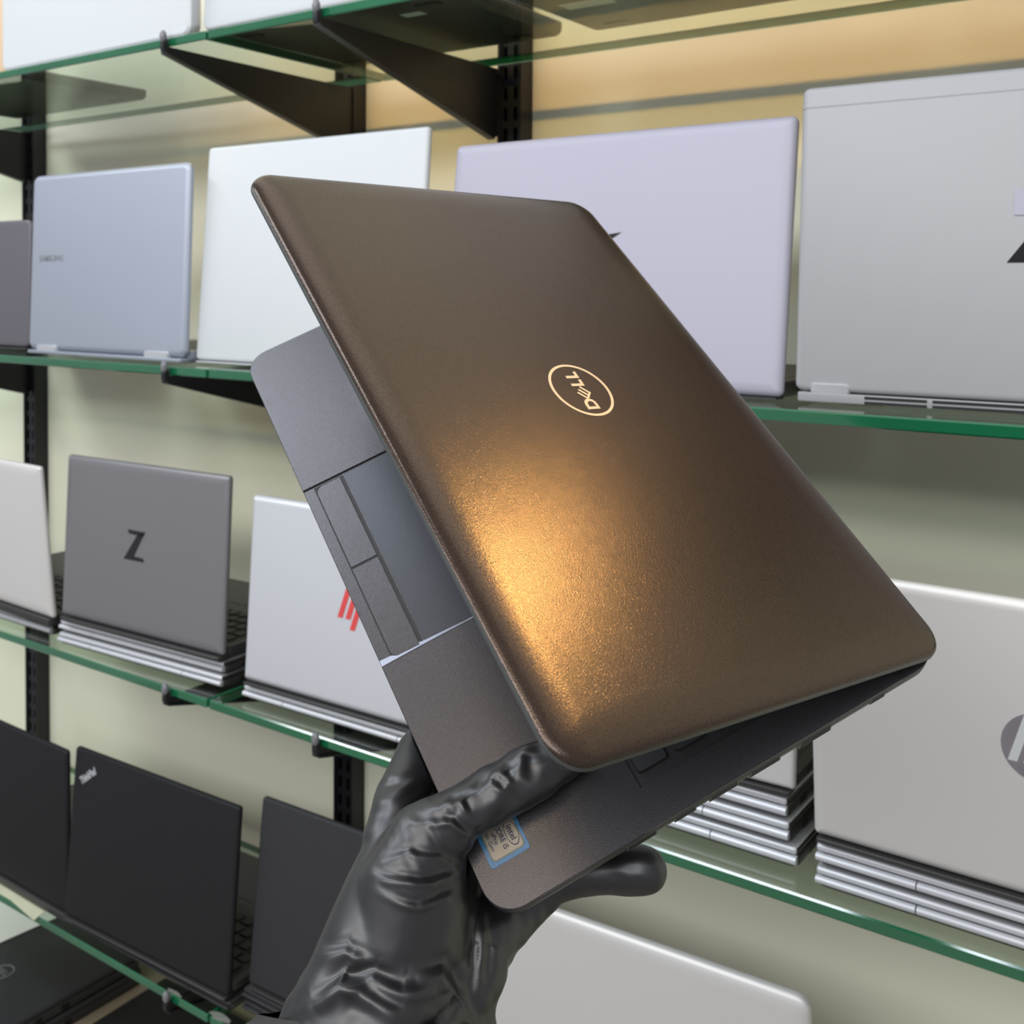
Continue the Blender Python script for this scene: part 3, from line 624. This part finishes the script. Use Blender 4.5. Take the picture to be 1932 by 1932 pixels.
for line, amp, wd in (([(715, 1655), (760, 1664), (815, 1664), (862, 1652)], .0011, .0013), ([(742, 1700), (785, 1710), (828, 1700), (860, 1684)], .0010, .0013),
                      ([(800, 1555), (850, 1552), (880, 1575), (895, 1610)], .0012, .0013), ([(830, 1520), (870, 1512), (880, 1540)], .0010, .0012),
                      ([(700, 1500), (735, 1512), (770, 1545)], .0009, .0012), ([(705, 1478), (750, 1492), (790, 1520)], .0008, .0010),
                      ([(600, 1800), (650, 1795), (690, 1812)], .0010, .0016), ([(640, 1868), (700, 1850), (760, 1880), (830, 1862)], .0022, .0022),
                      ([(590, 1900), (640, 1860), (700, 1890), (760, 1915)], .0024, .0024), ([(780, 1850), (830, 1840), (850, 1870), (820, 1910)], .0022, .0022),
                      ([(900, 1500), (925, 1480), (950, 1492), (975, 1462)], .0008, .0016), ([(920, 1462), (950, 1460), (965, 1485)], .0008, .0014), ([(960, 1440), (980, 1425), (985, 1460)], .0008, .0016),
                      ([(730, 1625), (770, 1612), (830, 1620), (868, 1640)], .0006, .0012), ([(905, 1700), (908, 1780), (900, 1860)], .0012, .0016)):
    folds([snap(u, v) for u, v in line], amp, wd)
co2 = co+no*disp[:, None]
# keep the glove from sinking into the laptop: press the skin flat against deck and underside
lo = (co2-LTn) @ RMn
inside = (lo[:, 0] < LW+0.001) & (lo[:, 1] > -0.0005) & (lo[:, 1] < LD)
lip = inside & (lo[:, 1] < 0.006) & (lo[:, 2] < 0.0006) & (lo[:, 2] > -BT-0.0006); lo[lip, 1] = -0.0007; inside &= ~lip
top = inside & (lo[:, 2] > -BT/2) & (lo[:, 2] < 0.0006); bot = inside & (lo[:, 2] <= -BT/2) & (lo[:, 2] > -BT-0.0006)
lo[top, 2] = 0.0006; lo[bot, 2] = -BT-0.0006
co2 = lo @ RMn.T + LTn
hm.vertices.foreach_set('co', co2.ravel()); hm.update(); hm.materials.clear()
hm.transform(Matrix.Translation(HOFF)); link('gloved_hand', hm, NITRILE, HAND, 180)
# loose rolled cuff and the forearm below the frame
def tube_ring(rows, n=72):
    bm = bmesh.new(); R = []
    for cpt, ax, ay, fn in rows:
        R.append([bm.verts.new(Vector(cpt + ax*math.cos(2*math.pi*k/n)*fn(k/n) + ay*math.sin(2*math.pi*k/n)*fn(k/n+.3))) for k in range(n)])
    for a, b in zip(R, R[1:]):
        for k in range(n): bm.faces.new((a[k], a[(k+1) % n], b[(k+1) % n], b[k]))
    return bm
arm_d = P(735, 2300, .40)-P(765, 1900, .43); arm_d = arm_d/np.linalg.norm(arm_d)
sx = AR-arm_d*(AR@arm_d); sx /= np.linalg.norm(sx); sy = np.cross(arm_d, sx)
def wob(a, ph): return lambda s: 1+a*math.sin(2*math.pi*s*5+ph)+a*.6*math.sin(2*math.pi*s*9+2*ph)+a*.4*math.sin(2*math.pi*s*15+3*ph)
c0 = P(690, 1945, .424)
rows = [(c0-arm_d*.004, sx*.040, sy*.024, wob(.04, 0)), (c0+arm_d*.000, sx*.0455, sy*.031, wob(.05, .7)), (c0+arm_d*.0035, sx*.0480, sy*.033, wob(.05, 1.0)), (c0+arm_d*.007, sx*.0475, sy*.032, wob(.05, 1.4)), (c0+arm_d*.014, sx*.043, sy*.030, wob(.05, 2.2)), (c0+arm_d*.026, sx*.043, sy*.031, wob(.05, 3.1)), (c0+arm_d*.045, sx*.041, sy*.030, wob(.03, 4.0)), (c0+arm_d*.06, sx*.036, sy*.029, wob(.02, 4.0))]
obj('glove_cuff', tube_ring(rows), NITRILE, HAND, 180).location = HOFF
rows = [(c0+arm_d*s, sx*(.033+.03*s), sy*(.027+.03*s), wob(.01, s*20)) for s in (.035, .06, .10, .15, .20, .26, .30)]
bm = tube_ring(rows); obj('sleeve', bm, SLEEVE, HAND, 180).location = HOFF
